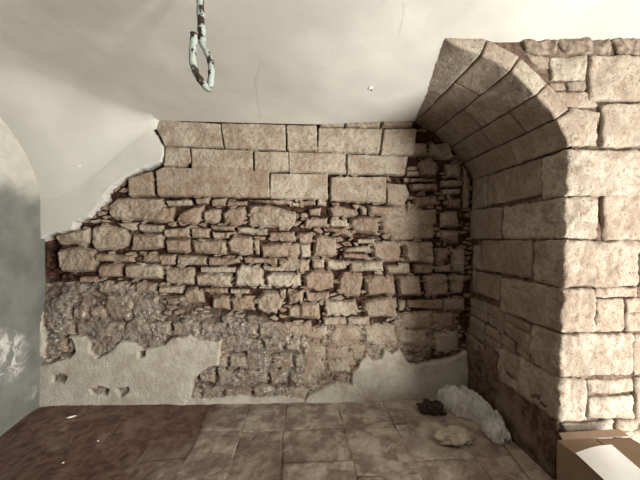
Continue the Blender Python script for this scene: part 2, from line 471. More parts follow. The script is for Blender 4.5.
def build_back():
    step = 0.0062
    xs = np.arange(-2.42, 1.80, step); zs = np.arange(-0.03, 2.76, step)
    X, Z = np.meshgrid(xs, zs, indexing='ij')
    wx = X + 0.013 * fbm(X, Z, 8, 11, 4, .5); wz = Z + 0.011 * fbm(X, Z, 8, 31, 4, .5)
    ax = X + 0.004 * fbm(X, Z, 14, 13, 4); az = Z + 0.004 * fbm(X, Z, 14, 33, 4)
    rough = fbm(X, Z, 26, 51, 4, .62)
    # small packing stones and mortar between the larger stones
    f1, f2, cid = worley(wx / .10, wz / .045, 61)
    pk = sstep(.06, .30, f2 - f1) * sstep(.30, .55, cid)
    H = -0.056 + 0.016 * fbm(X, Z, 14, 71, 4) + pk * (.022 + .022 * cid)
    stone = pk * .8; tint = .5 + .5 * cid; lab = np.full(X.shape, -1)
    def put(poly, p, edge, amp, tilt, tnt, li):
        a = np.array(poly); x0, z0 = a.min(0) - .04; x1, z1 = a.max(0) + .04
        i0, i1 = np.searchsorted(xs, [x0, x1]); j0, j1 = np.searchsorted(zs, [z0, z1])
        if i1 - i0 < 2 or j1 - j0 < 2: return
        s = np.s_[i0:i1, j0:j1]
        dressed = li >= 1000
        d = sdf((ax if dressed else wx)[s], (az if dressed else wz)[s], poly) + (.0065 if dressed else .0045)
        t = sstep(-0.004, edge, d)
        cx, cz = a.mean(0)
        r = 0.020 * fbm(X[s] + li * 3.7, Z[s], 8, 91, 4) if not dressed else 0.006 * fbm(X[s], Z[s], 7, 91, 3)
        h = p + tilt[0] * (X[s] - cx) + tilt[1] * (Z[s] - cz) + r + amp * rough[s]
        hh = H[s] * (1 - t) + h * t
        up = d > -0.004
        H[s] = np.where(up, np.maximum(hh, H[s] - .02), H[s])
        stone[s] = np.maximum(stone[s] * sstep(.004, -.004, d), sstep(-0.006, 0.005 if dressed else .011, d))
        tint[s] = np.where(d > -0.01, tnt, tint[s])
        if li >= 1000: lab[s] = np.where(d > -0.008, li, lab[s])
    for i, p in enumerate(RUB):
        a = np.array(p); cx, cz = a.mean(0)
        low = cz < 0.95
        small = min(np.ptp(a[:, 0]), np.ptp(a[:, 1]))
        put(p, random.uniform(-0.004, 0.024) * (0.5 if low else 1), min(.034, max(.012, small * .24)), .013,
            (random.uniform(-.10, .10), random.uniform(-.12, .10)), random.random(), i)
    for i, p in enumerate(ASH):
        put(p, random.uniform(.020, .028), .010, .006, (random.uniform(-.01, .01), 0), random.uniform(0, .25) if i not in (6, 7, 15) else .6, 1000 + i)
    # dark slot by the left wall
    d = sdf(wx, wz, SLOT); H = np.where(d > -.01, H - .07 * sstep(-.01, .02, d), H); stone *= 1 - sstep(-.01, .01, d)
    # grey coat
    g = sdf(X + .05 * fbm(X, Z, 5, 201, 4), Z + .05 * fbm(X, Z, 5, 221, 4), GREY); grey = sstep(-.05, .03, g)
    for q in GREY2: grey = np.maximum(grey, .75 * sstep(-.02, .03, sdf(wx, wz, q)))
    coat = np.clip(fbm(X, Z, 5, 241, 4) * 1.8 + .62, .22, .97) * grey
    H = H * (1 - coat) + (0.002 + 0.022 * fbm(X, Z, 13, 261, 6, .68)) * coat
    grey = np.clip(grey * (0.35 + coat * .9), 0, 1)
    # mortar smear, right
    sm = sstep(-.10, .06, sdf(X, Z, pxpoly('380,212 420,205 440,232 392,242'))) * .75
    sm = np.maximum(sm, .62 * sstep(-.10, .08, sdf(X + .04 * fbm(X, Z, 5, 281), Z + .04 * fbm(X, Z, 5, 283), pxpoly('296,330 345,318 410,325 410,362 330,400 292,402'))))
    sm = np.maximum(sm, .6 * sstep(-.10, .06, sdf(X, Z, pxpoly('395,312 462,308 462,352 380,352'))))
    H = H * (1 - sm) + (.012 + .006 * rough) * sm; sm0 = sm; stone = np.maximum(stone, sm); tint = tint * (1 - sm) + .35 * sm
    # lime plaster
    qx = X + .016 * fbm(X, Z, 9, 301, 5, .6); qz = Z + .016 * fbm(X, Z, 9, 321, 5, .6)
    plast = np.zeros_like(X); plab = np.full(X.shape, -1)
    for k, (q, thick) in enumerate(((PL_UP, .024), (PL_L, .030), (PL_R, .032), (PL_S, .02), (PL_J, .03))):
        d = sdf(qx, qz, q)
        if k == 1:
            for hpoly in HOLES: d = np.minimum(d, -sdf(qx, qz, hpoly))
        t = sstep(-.003, .009, d)
        H = H * (1 - t) + (thick + .007 * fbm(X, Z, 17, 343, 3) * (1 - sstep(.0, .05, d)) + .003 * fbm(X, Z, 5, 341, 4)) * t
        plast = np.maximum(plast, sstep(-.006, .003, d)); plab = np.where(d > 0, k, plab)
    # shadow of the pier painted into the stones of the right-hand recess
    recess_shade = sstep(1.03, 1.10, X + .02 * fbm(X, Z, 8, 401) - .05 * sstep(2.3, 1.6, Z)) * sstep(1.0, 1.95, Z) * .38 * (1 - plast)
    recess_shade = np.maximum(recess_shade, .45 * sstep(1.15, 1.55, X) * (1 - plast * .6))
    co = np.stack([X.ravel(), (D - H).ravel(), Z.ravel()], 1)
    q = grid_quads(len(xs), len(zs))
    at = dict(stone=stone.ravel(), tint=tint.ravel(), grey=grey.ravel(), plaster=plast.ravel(), recess_shade=recess_shade.ravel())
    lab = lab.ravel(); plab = plab.ravel()
    fl = lab[q].max(1); fp = plab[q].max(1)
    fl = np.where(fp >= 0, -1, fl)
    keep = (fl < 0) & (fp < 0)
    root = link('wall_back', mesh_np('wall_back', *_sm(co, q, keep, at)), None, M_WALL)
    tag(root, 'rough rubble stone back wall with patches of fallen plaster', 'wall', kind='structure')
    for i in range(len(ASH)):
        s = fl == 1000 + i
        if s.sum() > 50:
            link('dressed_block', mesh_np('dressed_block', *_sm(co, q, s, at)), root, M_WALL)
    for k, nm in ((0, 'upper plaster edge beside the cut stone courses'), (1, 'pale plaster patch at the left foot of the wall'), (2, 'pale plaster patch at the right foot of the wall'), (3, None), (4, None)):
        s = fp == k
        if s.sum() > 20:
            o = link('plaster_patch', mesh_np('plaster_patch', *_sm(co, q, s, at)), root, M_WALL if k else M_CEIL)
            if nm: o['label'] = nm
def _sm(co, q, sel, at):
    return submesh(co, q, sel, at)
build_back()

# ------------------------------------------------------------------ CEILING (a shallow vault that coves down to the left)
def smst(a, b, x):
    t = max(0., min(1., (x - a) / (b - a))); return t * t * (3 - 2 * t)
def zceil(x, y):
    d = max(0.0, D - 0.028 - y)
    k1 = smst(-1.255, -1.295, x + .018 * mn.noise((1.0, y * 16, 4.0)) + .010 * mn.noise((1.0, y * 45, 4.0))); k2 = smst(-1.31, -2.26, x) ** .72
    b = .10 * k1 + .66 * k2; r = .05 + .10 * k1 + .86 * k2
    z0 = 2.567 + .05 * smst(0, 1.0, x) + .055 * max(0, x - .93)
    z = z0 + .118 * d - .012 * d * d
    t = 1 - min(1, d / r)
    z -= b * (1 - math.sqrt(max(0, 1 - t * t)))
    z += .010 * mn.noise((x * 1.7, y * 1.7, 3.1)) * min(1, d * 4) + .004 * mn.noise((x * 5, y * 5, 9.1)) * min(1, d * 4)
    return z
def edge_x(y):
    t = max(0, min(1, (y - PY) / (D - PY)))
    return .915 + t * (1.085 - .915)
def build_ceiling():
    n = 150; ys = [D - .03 - 4.3 * (i / n) ** 2.1 for i in range(n + 1)]
    m = 110
    fr = sorted(list(np.linspace(0, .36, 32)) + list(np.linspace(.375, .42, 32)) + list(np.linspace(.425, 1, 47)))
    bm = bmesh.new(); rows = []
    for y in ys:
        e = edge_x(y)
        e += .007 * mn.noise((y * 23, 0, 0)) if y > PY else 0
        rows.append([bm.verts.new((-2.7 + (e + 2.7) * g, y, zceil(-2.7 + (e + 2.7) * g, y))) for g in fr])
    for a, b in zip(rows, rows[1:]):
        for j in range(m): bm.faces.new((a[j], a[j + 1], b[j + 1], b[j]))
    lip = [bm.verts.new((r[-1].co.x - .03, r[-1].co.y, r[-1].co.z + .14)) for r, y in zip(rows, ys) if y > PY]
    lip0 = [bm.verts.new(r[-1].co) for r, y in zip(rows, ys) if y > PY]
    for k in range(len(lip) - 1): bm.faces.new((lip0[k], lip[k], lip[k + 1], lip0[k + 1]))
    ys2 = [PY + .02] + [y for y in ys if y < PY]
    rows2 = [[bm.verts.new((.915 + 2.6 * j / 60, y, zceil(.915 + 2.6 * j / 60, y))) for j in range(61)] for y in ys2]
    for a, b in zip(rows2, rows2[1:]):
        for j in range(60): bm.faces.new((a[j], a[j + 1], b[j + 1], b[j]))
    # thickness of the broken plaster above the stone courses
    back = [bm.verts.new((v.co.x, D + .02, v.co.z + .03)) for v in rows[0]]
    for j in range(m): bm.faces.new((back[j], back[j + 1], rows[0][j + 1], rows[0][j]))
    me = bpy.data.meshes.new('ceiling'); bm.normal_update(); bm.to_mesh(me); bm.free(); smooth(me)
    o = link('ceiling', me, None, M_CEIL)
    tag(o, 'smooth grey-white plastered vault ceiling curving down to the walls', 'ceiling', kind='structure')
    return o
CEIL = build_ceiling()
def on_ceil(u, v):              # a ray to the ceiling surface
    r = ray(u, v); t = .3
    while t < 4:
        x, y, z = r[0] * t, r[1] * t, EYE + r[2] * t
        if z >= zceil(x, y) or y > D - .04: break
        t += .004
    return Vector((x, y, z - .001))

# ------------------------------------------------------------------ WALL LEFT
def build_left():
    ys = np.concatenate([np.arange(-1.5, 1.8, .05), np.arange(1.8, D + .03, .012)]); zs = np.arange(-.02, 2.9, .02)
    Y, Z = np.meshgrid(ys, zs, indexing='ij')
    X = XL + .010 * fbm(Y, Z, 1.6, 501, 4) + .004 * fbm(Y, Z, 7, 521, 4) - .035 * sstep(.9, .0, Z) * 0
    salt = np.zeros_like(Y)
    pts = [(-20, 330), (8, 333), (26, 335), (30, 345), (22, 372), (12, 384), (-20, 392)]
    def onl(u, v):
        r = ray(u, v); t = XL / r[0]; return (r[1] * t, EYE + r[2] * t)
    poly = [onl(*p) for p in pts]
    salt = sstep(-.03, .05, sdf(Y + .04 * fbm(Y, Z, 6, 541), Z + .04 * fbm(Y, Z, 6, 561), poly))
    d2 = sdf(Y, Z, [onl(*p) for p in [(26, 388), (38, 386), (36, 398), (26, 402)]]); salt = np.maximum(salt, .5 * sstep(-.02, .02, d2))
    co = np.stack([X.ravel(), Y.ravel(), Z.ravel()], 1)
    o = link('wall_left', mesh_np('wall_left', co, grid_quads(len(ys), len(zs)), dict(salt=salt.ravel())), None, M_LEFT)
    tag(o, 'damp grey-green plastered left wall with white salt bloom', 'wall', kind='structure')
build_left()

# ------------------------------------------------------------------ FLOOR
def build_floor():
    xs = np.arange(-2.7, 3.5, .0085); ys = np.concatenate([np.arange(-1.5, 1.5, .06), np.arange(1.5, D + .05, .0085)])
    X, Y = np.meshgrid(xs, ys, indexing='ij')
    # joints across run along the wall, joints in depth follow the lines seen on the floor
    cols = [-2.62, -2.2, -1.83, -1.46, -1.10, -.79, -.46, -.13, .345, .78, 1.2, 1.62, 2.05, 2.5, 2.95, 3.6]
    wx = X + .028 * fbm(X, Y, 2.6, 601, 5); wy = Y + .028 * fbm(X, Y, 2.6, 621, 5)
    rnd = np.random.RandomState(5)
    ci = np.searchsorted(cols, wx.ravel()).reshape(wx.shape)
    ca = np.array([-9] + cols + [9]); dl = np.minimum(wx - ca[ci], ca[np.minimum(ci + 1, len(ca) - 1)] - wx)
    base = np.array([2.385, 2.385, 2.41, 2.05, 2.44, 2.12, 2.40, 2.385, 2.385, 1.98 + .4, 2.42, 2.2, 2.4, 2.3, 2.4, 2.3, 2.4, 2.3])[ci]
    pitch = np.array([.46, .40, .46, .5, .42, .46, .48, .5, .36, .5, .42, .46, .5, .46, .44, .46, .5, .5])[ci]
    k = np.floor((wy - base) / pitch); f = (wy - base) / pitch - k
    dr = np.minimum(f, 1 - f) * pitch
    near = np.minimum(dl, dr)
    joint = sstep(.0085, .002, near) * np.clip(.55 + 1.1 * fbm(X, Y, 5, 711, 3), .12, 1)
    cell = ((ci * 31 + k * 17).astype(int) % 97); tints = rnd.rand(97); tint = tints[cell]; lift = (rnd.rand(97)[cell] - .5) * .008
    red = sstep(-.25, .30, -(X + .75) + .55 * fbm(X, Y, 1.9, 641, 5, .6) - .55 * (2.3 - Y)) 
    red = np.clip(red * .92, 0, .92)
    dust = sstep(-.1, .25, .22 - np.hypot((X - 1.0) / .55, (Y - 2.12) / .30) * .45 + .12 * fbm(X, Y, 5, 661, 5, .6)) * .5
    dust = np.maximum(dust, .5 * sstep(.12, .3, fbm(X, Y, 6, 681, 5, .6)) * sstep(.1, .5, X + .2) * (1 - red))
    H = lift - .007 * joint * (1 - .7 * red) + .048 * sstep(0, -2, X) * sstep(2.15, 2.75, Y) + .005 * fbm(X, Y, 3, 701, 4) + .003 * fbm(X, Y, 22, 721, 3)
    H = np.where(red > .3, H + .006 * fbm(X + .6 * Y, Y, 8, 741, 3) * red, H)
    co = np.stack([X.ravel(), Y.ravel(), H.ravel() - .004], 1)
    o = link('floor', mesh_np('floor', co, grid_quads(len(xs), len(ys)), dict(joint=(joint * (1 - .8 * red)).ravel(), tint=tint.ravel(), red=red.ravel(), dust=dust.ravel())), None, M_FLOOR)
    tag(o, 'worn brown stone paving floor with reddish damp stain at left', 'floor', kind='structure')
build_floor()

# ------------------------------------------------------------------ stone blocks
def lattice(nx, ny, nz):
    idx = {}; vs = []; fs = []
    def g(i, j, k):
        if (i, j, k) not in idx: idx[(i, j, k)] = len(vs); vs.append((i / nx, j / ny, k / nz))
        return idx[(i, j, k)]
    for i in range(nx):
        for j in range(ny):
            fs.append((g(i, j, 0), g(i, j + 1, 0), g(i + 1, j + 1, 0), g(i + 1, j, 0)))
            fs.append((g(i, j, nz), g(i + 1, j, nz), g(i + 1, j + 1, nz), g(i, j + 1, nz)))
    for i in range(nx):
        for k in range(nz):
            fs.append((g(i, 0, k), g(i + 1, 0, k), g(i + 1, 0, k + 1), g(i, 0, k + 1)))
            fs.append((g(i, ny, k), g(i, ny, k + 1), g(i + 1, ny, k + 1), g(i + 1, ny, k)))
    for j in range(ny):
        for k in range(nz):
            fs.append((g(0, j, k), g(0, j, k + 1), g(0, j + 1, k + 1), g(0, j + 1, k)))
            fs.append((g(nx, j, k), g(nx, j + 1, k), g(nx, j + 1, k + 1), g(nx, j, k + 1)))
    return vs, fs
def block(name, parent, mat, dims, fmap, r=.015, amp=.006, cell=.013):
    """a rounded, weathered block: dims are its size, fmap takes unit coordinates to the room"""
    ns = [max(4, min(50, int(d / cell))) for d in dims]
    vs, fs = lattice(*ns); off = Vector((random.uniform(0, 50), random.uniform(0, 50), random.uniform(0, 50)))
    r = min(r, min(dims) * .45); co = []
    for p in vs:
        q = [p[i] * dims[i] for i in range(3)]
        c = [min(max(q[i], r), dims[i] - r) for i in range(3)]
        dv = [q[i] - c[i] for i in range(3)]; L = math.sqrt(sum(x * x for x in dv))
        if L > 1e-9: q = [c[i] + dv[i] / L * r for i in range(3)]
        w = Vector(fmap(*[q[i] / dims[i] for i in range(3)]))
        v = mn.noise_vector(w * 8 + off) * amp + mn.noise_vector(w * 24 + off) * amp * .85 + mn.noise_vector(w * 60 + off) * amp * .45
        co.append(w + v)
    me = bpy.data.meshes.new(name); me.from_pydata([tuple(c) for c in co], [], fs); me.update(); smooth(me)
    return link(name, me, parent, mat)
def bil(q, s, t):
    (ax, ay), (bx, by), (cx, cy), (dx, dy) = q     # top-left, top-right, bottom-right, bottom-left
    return ((ax * (1 - s) + bx * s) * t + (dx * (1 - s) + cx * s) * (1 - t), (ay * (1 - s) + by * s) * t + (dy * (1 - s) + cy * s) * (1 - t))
def grow(q, g=.006):
    cx = sum(p[0] for p in q) / 4; cy = sum(p[1] for p in q) / 4
    return [(x + math.copysign(g, x - cx), y + math.copysign(g, y - cy)) for x, y in q]
def quad_dims(q):
    return max(abs(q[1][0] - q[0][0]), abs(q[2][0] - q[3][0])), max(abs(q[0][1] - q[3][1]), abs(q[1][1] - q[2][1]))

WR = empty('wall_right', (XR(0), PY, 0)); WRI = Vector(WR.location)
tag(WR, 'stone pier with squared corner blocks carrying a shallow stone arch', 'wall', kind='structure')
def local(v): return (v[0] - WRI.x, v[1] - WRI.y, v[2] - WRI.z)

def reveal_block(name, pts, p, r=.016, amp=.009, mat=None):
    q = grow([on_x(*a) for a in pts]); W, Hh = quad_dims(q); T = .12
    def fm(s, t, w):
        y, z = bil(q, s, t); return local((XR(z) - p + T * w, y, z))
    return block(name, WR, mat or M_SOFF, (W, Hh, T), fm, r, amp)
def front_block(name, pts, p, r=.016, amp=.009, mat=None, T=.12):
    q = grow([on_y(*a, PY) for a in pts]); W, Hh = quad_dims(q)
    def fm(s, t, w):
        x, z = bil(q, s, t); return local((x, PY - p + T * w, z))
    return block(name, WR, mat or M_LIGHT, (W, Hh, T), fm, r, amp)
def quoin(ytop, ybot, xfront, xrev, p=.012, r=.022, amp=.011):
    """corner stone: shows on the pier's front (to pixel xfront) and on the jamb (to pixel xrev)"""
    zt = on_y(563, ytop, PY)[1] + .004; zb = on_y(563, ybot, PY)[1] - .004
    xf = on_y(xfront, (ytop + ybot) / 2, PY)[0]; yb = on_x(xrev, (ytop + ybot) / 2)[0]
    dims = (xf - XR(zt) + p, yb - PY + p, zt - zb)
    def fm(a, b, c):
        z = zb + (zt - zb) * c; x0 = XR(z) - p
        return local((x0 + (xf - x0) * a, PY - p + dims[1] * b, z))
    return block('quoin', WR, M_LIGHT, dims, fm, r, amp)

quoin(149.5, 195, 690, 542); quoin(197.5, 238.5, 597, 503.5); quoin(241, 287, 638.5, 534)
quoin(289.5, 332, 595, 500); quoin(334.5, 377, 633, 531); quoin(379.5, 421, 587, 498)
z5 = lambda *v: [(440 + v[i] / 3.2, 180 + v[i + 1] / 3.2) for i in range(0, 8, 2)]
z6 = lambda *v: [(440 + v[i] / 3.2, 330 + v[i + 1] / 3.2) for i in range(0, 8, 2)]
z4 = lambda *v: [(400 + v[i] / 2.6667, 20 + v[i + 1] / 2.6667) for i in range(0, 8, 2)]
for v in ((105, 2, 150, -14, 150, 84, 105, 94), (155, -16, 322, -68, 320, 45, 155, 82), (100, 98, 195, 88, 195, 186, 100, 188),
          (106, 212, 128, 210, 130, 285, 106, 285), (135, 195, 294, 195, 292, 312, 138, 287), (104, 292, 188, 308, 188, 384, 104, 355)):
    reveal_block('facing_stone', z5(*v), random.uniform(.002, .014), .018, .009)
# thin courses of small stones low on the jamb
for (a, b, n) in (((470, 297.5), (503, 311), 2), ((470, 306), (520, 332), 3), ((469, 315), (530, 352), 4), ((469, 324), (532, 366), 4), ((468.5, 334), (500, 362), 2)):
    for k in range(n):
        f0, f1 = k / n + .02, (k + 1) / n - .02
        p = lambda f, dy: (a[0] + (b[0] - a[0]) * f, a[1] + (b[1] - a[1]) * f + dy)
        h0 = 7.2; h1 = 7.2 + 6 * f1
        if p(f1, 0)[0] > 531: continue
        reveal_block('facing_stone', [p(f0, 0), p(f1, 0), p(f1, h1), p(f0, h0)], random.uniform(-.006, .008), .012, .006)
for q in (((504, 313), (528, 324), (528, 333), (504, 320)), ((504, 322), (516, 328), (516, 337), (504, 330)), ((517, 329), (530, 336), (530, 346), (517, 338)), ((521, 340), (531, 346), (531, 354), (521, 349))):
    reveal_block('facing_stone', list(q), random.uniform(-.004, .006), .012, .006)
for v in ((527, 47, 720, 45, 720, 190, 527, 190), (642, 197, 760, 197, 760, 342, 642, 342), (500, 349, 634, 347, 634, 372, 500, 374), (500, 384, 586, 380, 584, 482, 496, 482), (592, 382, 660, 380, 660, 420, 592, 424), (592, 428, 660, 425, 660, 484, 592, 484), (665, 350, 790, 350, 790, 484, 665, 484)):
    front_block('facing_stone', z5(*v), random.uniform(.0, .012))
for v in ((620, 18, 790, 18, 790, 145, 622, 145), (476, 167, 622, 160, 622, 200, 478, 208), (476, 222, 618, 210, 622, 282, 476, 284), (628, 155, 790, 155, 790, 300, 628, 300), (392, 305, 556, 292, 552, 330, 410, 342), (562, 294, 630, 290, 630, 322, 560, 326), (420, 348, 560, 336, 560, 380, 430, 392), (566, 332, 790, 320, 790, 372, 566, 376)):
    front_block('facing_stone', z6(*v), random.uniform(-.004, .01), .02, .008)
for v in ((402, 102, 498, 96, 494, 160, 404, 158), (448, 166, 494, 164, 492, 186, 456, 186), (508, 97, 780, 97, 780, 210, 508, 212), (540, 226, 780, 224, 780, 336, 542, 336), (455, 236, 530, 246, 524, 334, 452, 334)):
    front_block('facing_stone', z4(*v), random.uniform(.0, .012))
for v in ((336, 86, 396, 94, 396, 126, 372, 122), (404, 166, 442, 166, 446, 184, 410, 184)):
    front_block('facing_stone', z4(*v), -.006, .014, .01, M_SOFF)
zr = 0.02
while zr < 2.55:                # the wall goes on out of the picture
    hr = random.uniform(.17, .27); xr = 2.44 + random.uniform(0, .12)
    while xr < 3.4:
        wr = random.uniform(.28, .5); xa, xb, za, zb = xr, min(xr + wr - .02, 3.48), zr, min(zr + hr - .02, 2.66)
        block('facing_stone', WR, M_LIGHT, (xb - xa, zb - za, .12), lambda a, b, c, xa=xa, xb=xb, za=za, zb=zb: local((xa + (xb - xa) * a, PY + .12 * c, za + (zb - za) * b)), .016, .009, .03)
        xr += wr
    zr += hr
front_block('facing_stone', z4(415, 190, 500, 192, 530, 226, 450, 230), -.006, .012, .008)

M_STRIP = mat_plain('old mortar', (0.10, 0.072, 0.054), (0.235, 0.19, 0.148), 22, .95, .1, .8)
for a, b in ((322, 420), (424, 560), (562, 800)):
    front_block('mortar_strip', z4(a, 50, b, 50, b, 90 if a > 330 else 84, a + 20, 86), .004, .02, .016, M_STRIP)
# arch: intrados profile in the pier's front plane
PROF = [(0.60, 2.86), (0.79, 2.795)] + [on_y(*p, PY) for p in ((452.5, 44), (480.6, 55.6), (508.7, 70.6), (529.4, 89.4), (550, 112), (563, 132.5), (568.7, 147.5))]
def catmull(pts, n=14):
    pts = [Vector(p) for p in pts]; out = []
    for i in range(len(pts) - 1):
        a = pts[max(0, i - 1)]; b = pts[i]; c = pts[i + 1]; d = pts[min(len(pts) - 1, i + 2)]
        for k in range(n):
            t = k / n
            out.append(.5 * ((2 * b) + (c - a) * t + (2 * a - 5 * b + 4 * c - d) * t * t + (3 * b - a - 3 * c + d) * t ** 3))
    return out + [pts[-1]]
PR = catmull(PROF); LEN = [0.0]
for a, b in zip(PR, PR[1:]): LEN.append(LEN[-1] + (b - a).length)
def prof(s):
    s = max(0, min(LEN[-1] - 1e-6, s)); i = 0
    while LEN[i + 1] < s: i += 1
    f = (s - LEN[i]) / (LEN[i + 1] - LEN[i]); p = PR[i].lerp(PR[i + 1], f)
    i0, i1 = max(0, i - 5), min(len(PR) - 1, i + 6); t = (PR[i1] - PR[i0]).normalized()
    return p, Vector((-t.y, t.x)) if t.x * 1 > 0 and -t.y > 0 else Vector((-t.y, t.x))
def s_at(px):
    x, z = on_y(*px, PY); best = min(range(len(PR)), key=lambda i: (PR[i] - Vector((x, z))).length); return LEN[best]
zz = lambda x, y: (400 + x / 2.6667, 20 + y / 2.6667)
JS = [0.0, s_at(zz(215, 95)), s_at(zz(298, 137)), s_at(zz(368, 197)), s_at(zz(417, 265)), LEN[-1]]
def soffit(name, s0, s1, y0, y1, thick, p=0.0):
    g = .004
    def fm(a, b, c):
        pt, nr = prof(s0 + g + (s1 - s0 - 2 * g) * a)
        if nr.y < 0: nr = -nr
        q = pt + nr * (-p + thick * c)
        return local((q.x, y0 + g + (y1 - y0 - 2 * g) * b, q.y))
    return block(name, WR, M_SOFF if name != 'voussoir' else M_LIGHT, (s1 - s0 - 2 * g, y1 - y0 - 2 * g, thick), fm, .007, .0035)
CUTS = [[PY, 2.3, 2.86], [PY, 2.10, 2.55, 2.86], [PY, 2.32, 2.86], [PY, 2.02, 2.36, 2.86], [PY, 2.22, 2.86]]
for i in range(5):
    for k in range(len(CUTS[i]) - 1):
        y0 = CUTS[i][k] - (.012 if k == 0 else 0)
        soffit('voussoir' if k == 0 else 'soffit_slab', JS[i], JS[i + 1], y0, CUTS[i][k + 1], .105, random.uniform(0, .004))

# mortar core behind the blocks
def core():
    parts = []
    # jamb
    ys = np.arange(PY + .002, D + .04, .012); zs = np.arange(-.02, 2.14, .012)
    Y, Z = np.meshgrid(ys, zs, indexing='ij')
    low = sstep(.60, .40, Z + (Y - PY) * -.10 + .05 * fbm(Y, Z, 6, 801))
    X = XR(Z) + .022 - .028 * low + .009 * fbm(Y, Z, 12, 821, 5, .6)
    parts.append((np.stack([X.ravel(), Y.ravel(), Z.ravel()], 1), grid_quads(len(ys), len(zs))))
    # pier front
    xs = np.arange(1.60, 3.5, .015); zs = np.arange(-.02, 2.90, .015)
    Xg, Zg = np.meshgrid(xs, zs, indexing='ij')
    x0 = np.where(Zg < 2.09, XR(np.minimum(Zg, 2.09)) + .02 - .026 * sstep(.55, .40, Zg), 1.70)
    Xs = np.maximum(Xg, x0)
    Yf = PY + .022 + .010 * fbm(Xs, Zg, 11, 841, 5, .6) - .012 * sstep(.36, .30, Zg)
    parts.append((np.stack([Xs.ravel(), Yf.ravel(), Zg.ravel()], 1), grid_quads(len(xs), len(zs))))
    # spandrel over the arch
    N = 90; Mm = 26; c = []
    for i in range(N + 1):
        pt, nr = prof(LEN[-1] * i / N)
        if nr.y < 0: nr = -nr
        a = pt + nr * .03; b = Vector((max(a.x, min(1.75, a.x + .3)), 2.90))
        for j in range(Mm + 1):
            q = a.lerp(b, j / Mm)
            c.append((q.x, PY + .020 + .012 * mn.noise((q.x * 14, q.y * 14, 2)) + .006 * mn.noise((q.x * 40, q.y * 40, 7)), q.y))
    parts.append((np.array(c), grid_quads(N + 1, Mm + 1)))
    # soffit
    ys = np.arange(PY + .02, D + .08, .02); c = []
    for i in range(N + 1):
        pt, nr = prof(LEN[-1] * i / N)
        if nr.y < 0: nr = -nr
        for y in ys:
            q = pt + nr * (.014 + .004 * mn.noise((pt.x * 20, y * 20, pt.y * 20))); c.append((q.x, y, q.y))
    parts.append((np.array(c), grid_quads(N + 1, len(ys))))
    co = []; qd = []; o = 0
    for a, q in parts: co.append(a); qd.append(q + o); o += len(a)
    co = np.concatenate(co) - np.array(WRI); qd = np.concatenate(qd)
    link('mortar_bed', mesh_np('mortar_bed', co, qd), WR, M_EARTH)
core()
for o in list(WR.children):
    pass

# ------------------------------------------------------------------ small fixtures and loose things
def tube(pts, rad, nseg=14, bump=.0, close=True):
    bm = bmesh.new(); rings = []; pts = [Vector(p) for p in pts]; ref = Vector((0, 1, 0))
    for i, p in enumerate(pts):
        t = (pts[min(i + 1, len(pts) - 1)] - pts[max(i - 1, 0)]).normalized()
        u = t.cross(ref).normalized() if abs(t.dot(ref)) < .95 else t.cross(Vector((1, 0, 0))).normalized(); w = t.cross(u)
        rr = rad[i] if isinstance(rad, (list, tuple)) else rad
        rings.append([bm.verts.new(p + (u * math.cos(2 * math.pi * k / nseg) + w * math.sin(2 * math.pi * k / nseg)) * rr * (1 + bump * mn.noise((p.x * 60 + k, p.y * 60, p.z * 60)))) for k in range(nseg)])
    for a, b in zip(rings, rings[1:]):
        for k in range(nseg): bm.faces.new((a[k], a[(k + 1) % nseg], b[(k + 1) % nseg], b[k]))
    if close: bm.faces.new(rings[0][::-1]); bm.faces.new(rings[-1])
    bmesh.ops.recalc_face_normals(bm, faces=bm.faces)
    me = bpy.data.meshes.new('tube'); bm.to_mesh(me); bm.free(); smooth(me); return me
def spline3(pts, n=8):
    pts = [Vector(p) for p in pts]; out = []
    for i in range(len(pts) - 1):
        a = pts[max(0, i - 1)]; b = pts[i]; c = pts[i + 1]; d = pts[min(len(pts) - 1, i + 2)]
        for k in range(n):
            t = k / n; out.append(.5 * ((2 * b) + (c - a) * t + (2 * a - 5 * b + 4 * c - d) * t * t + (3 * b - a - 3 * c + d) * t ** 3))
    return out + [pts[-1]]
HY = 1.35
def hp(u, v, dy=0.0):
    x, z = on_y(u, v, HY); return (x, HY + dy, z)
hx, hz = on_y(200.5, 0, HY); ztop = zceil(hx, HY)
HK = empty('iron_hook', (hx, HY, ztop)); MH = mat_hook()
tag(HK, 'long iron ceiling hook with flaking pale green paint and a narrow bent loop', 'hook')
hl = lambda L: [tuple(Vector(p) - Vector((hx, HY, ztop))) for p in L]
sp = spline3([(hx - .002, HY, ztop + .01), hp(200, -20), hp(200.2, 0), hp(200.6, 12), hp(201, 22), hp(202, 34), hp(202.5, 43)])
link('shank', tube(hl(sp), [.0165 + .0015 * math.sin(i * .55) for i in range(len(sp))], bump=.10), HK, MH)
bp = spline3([hp(200.5, 36), hp(202, 43), hp(206, 51), hp(210, 60), hp(211.3, 70), hp(210.8, 80), hp(209.5, 88), hp(206.5, 87.5, -.005), hp(201, 81, -.01), hp(196.5, 73, -.012), hp(194, 64, -.014), hp(193.8, 52, -.014), hp(194.8, 43, -.014), hp(195.2, 36, -.014)])
nb = len(bp)
link('hook_loop', tube(hl(bp), [.0125 + .0035 * min(1, i / nb) + .001 * math.sin(i * .8) for i in range(nb)], bump=.10), HK, MH)
bpy.context.view_layer.update()

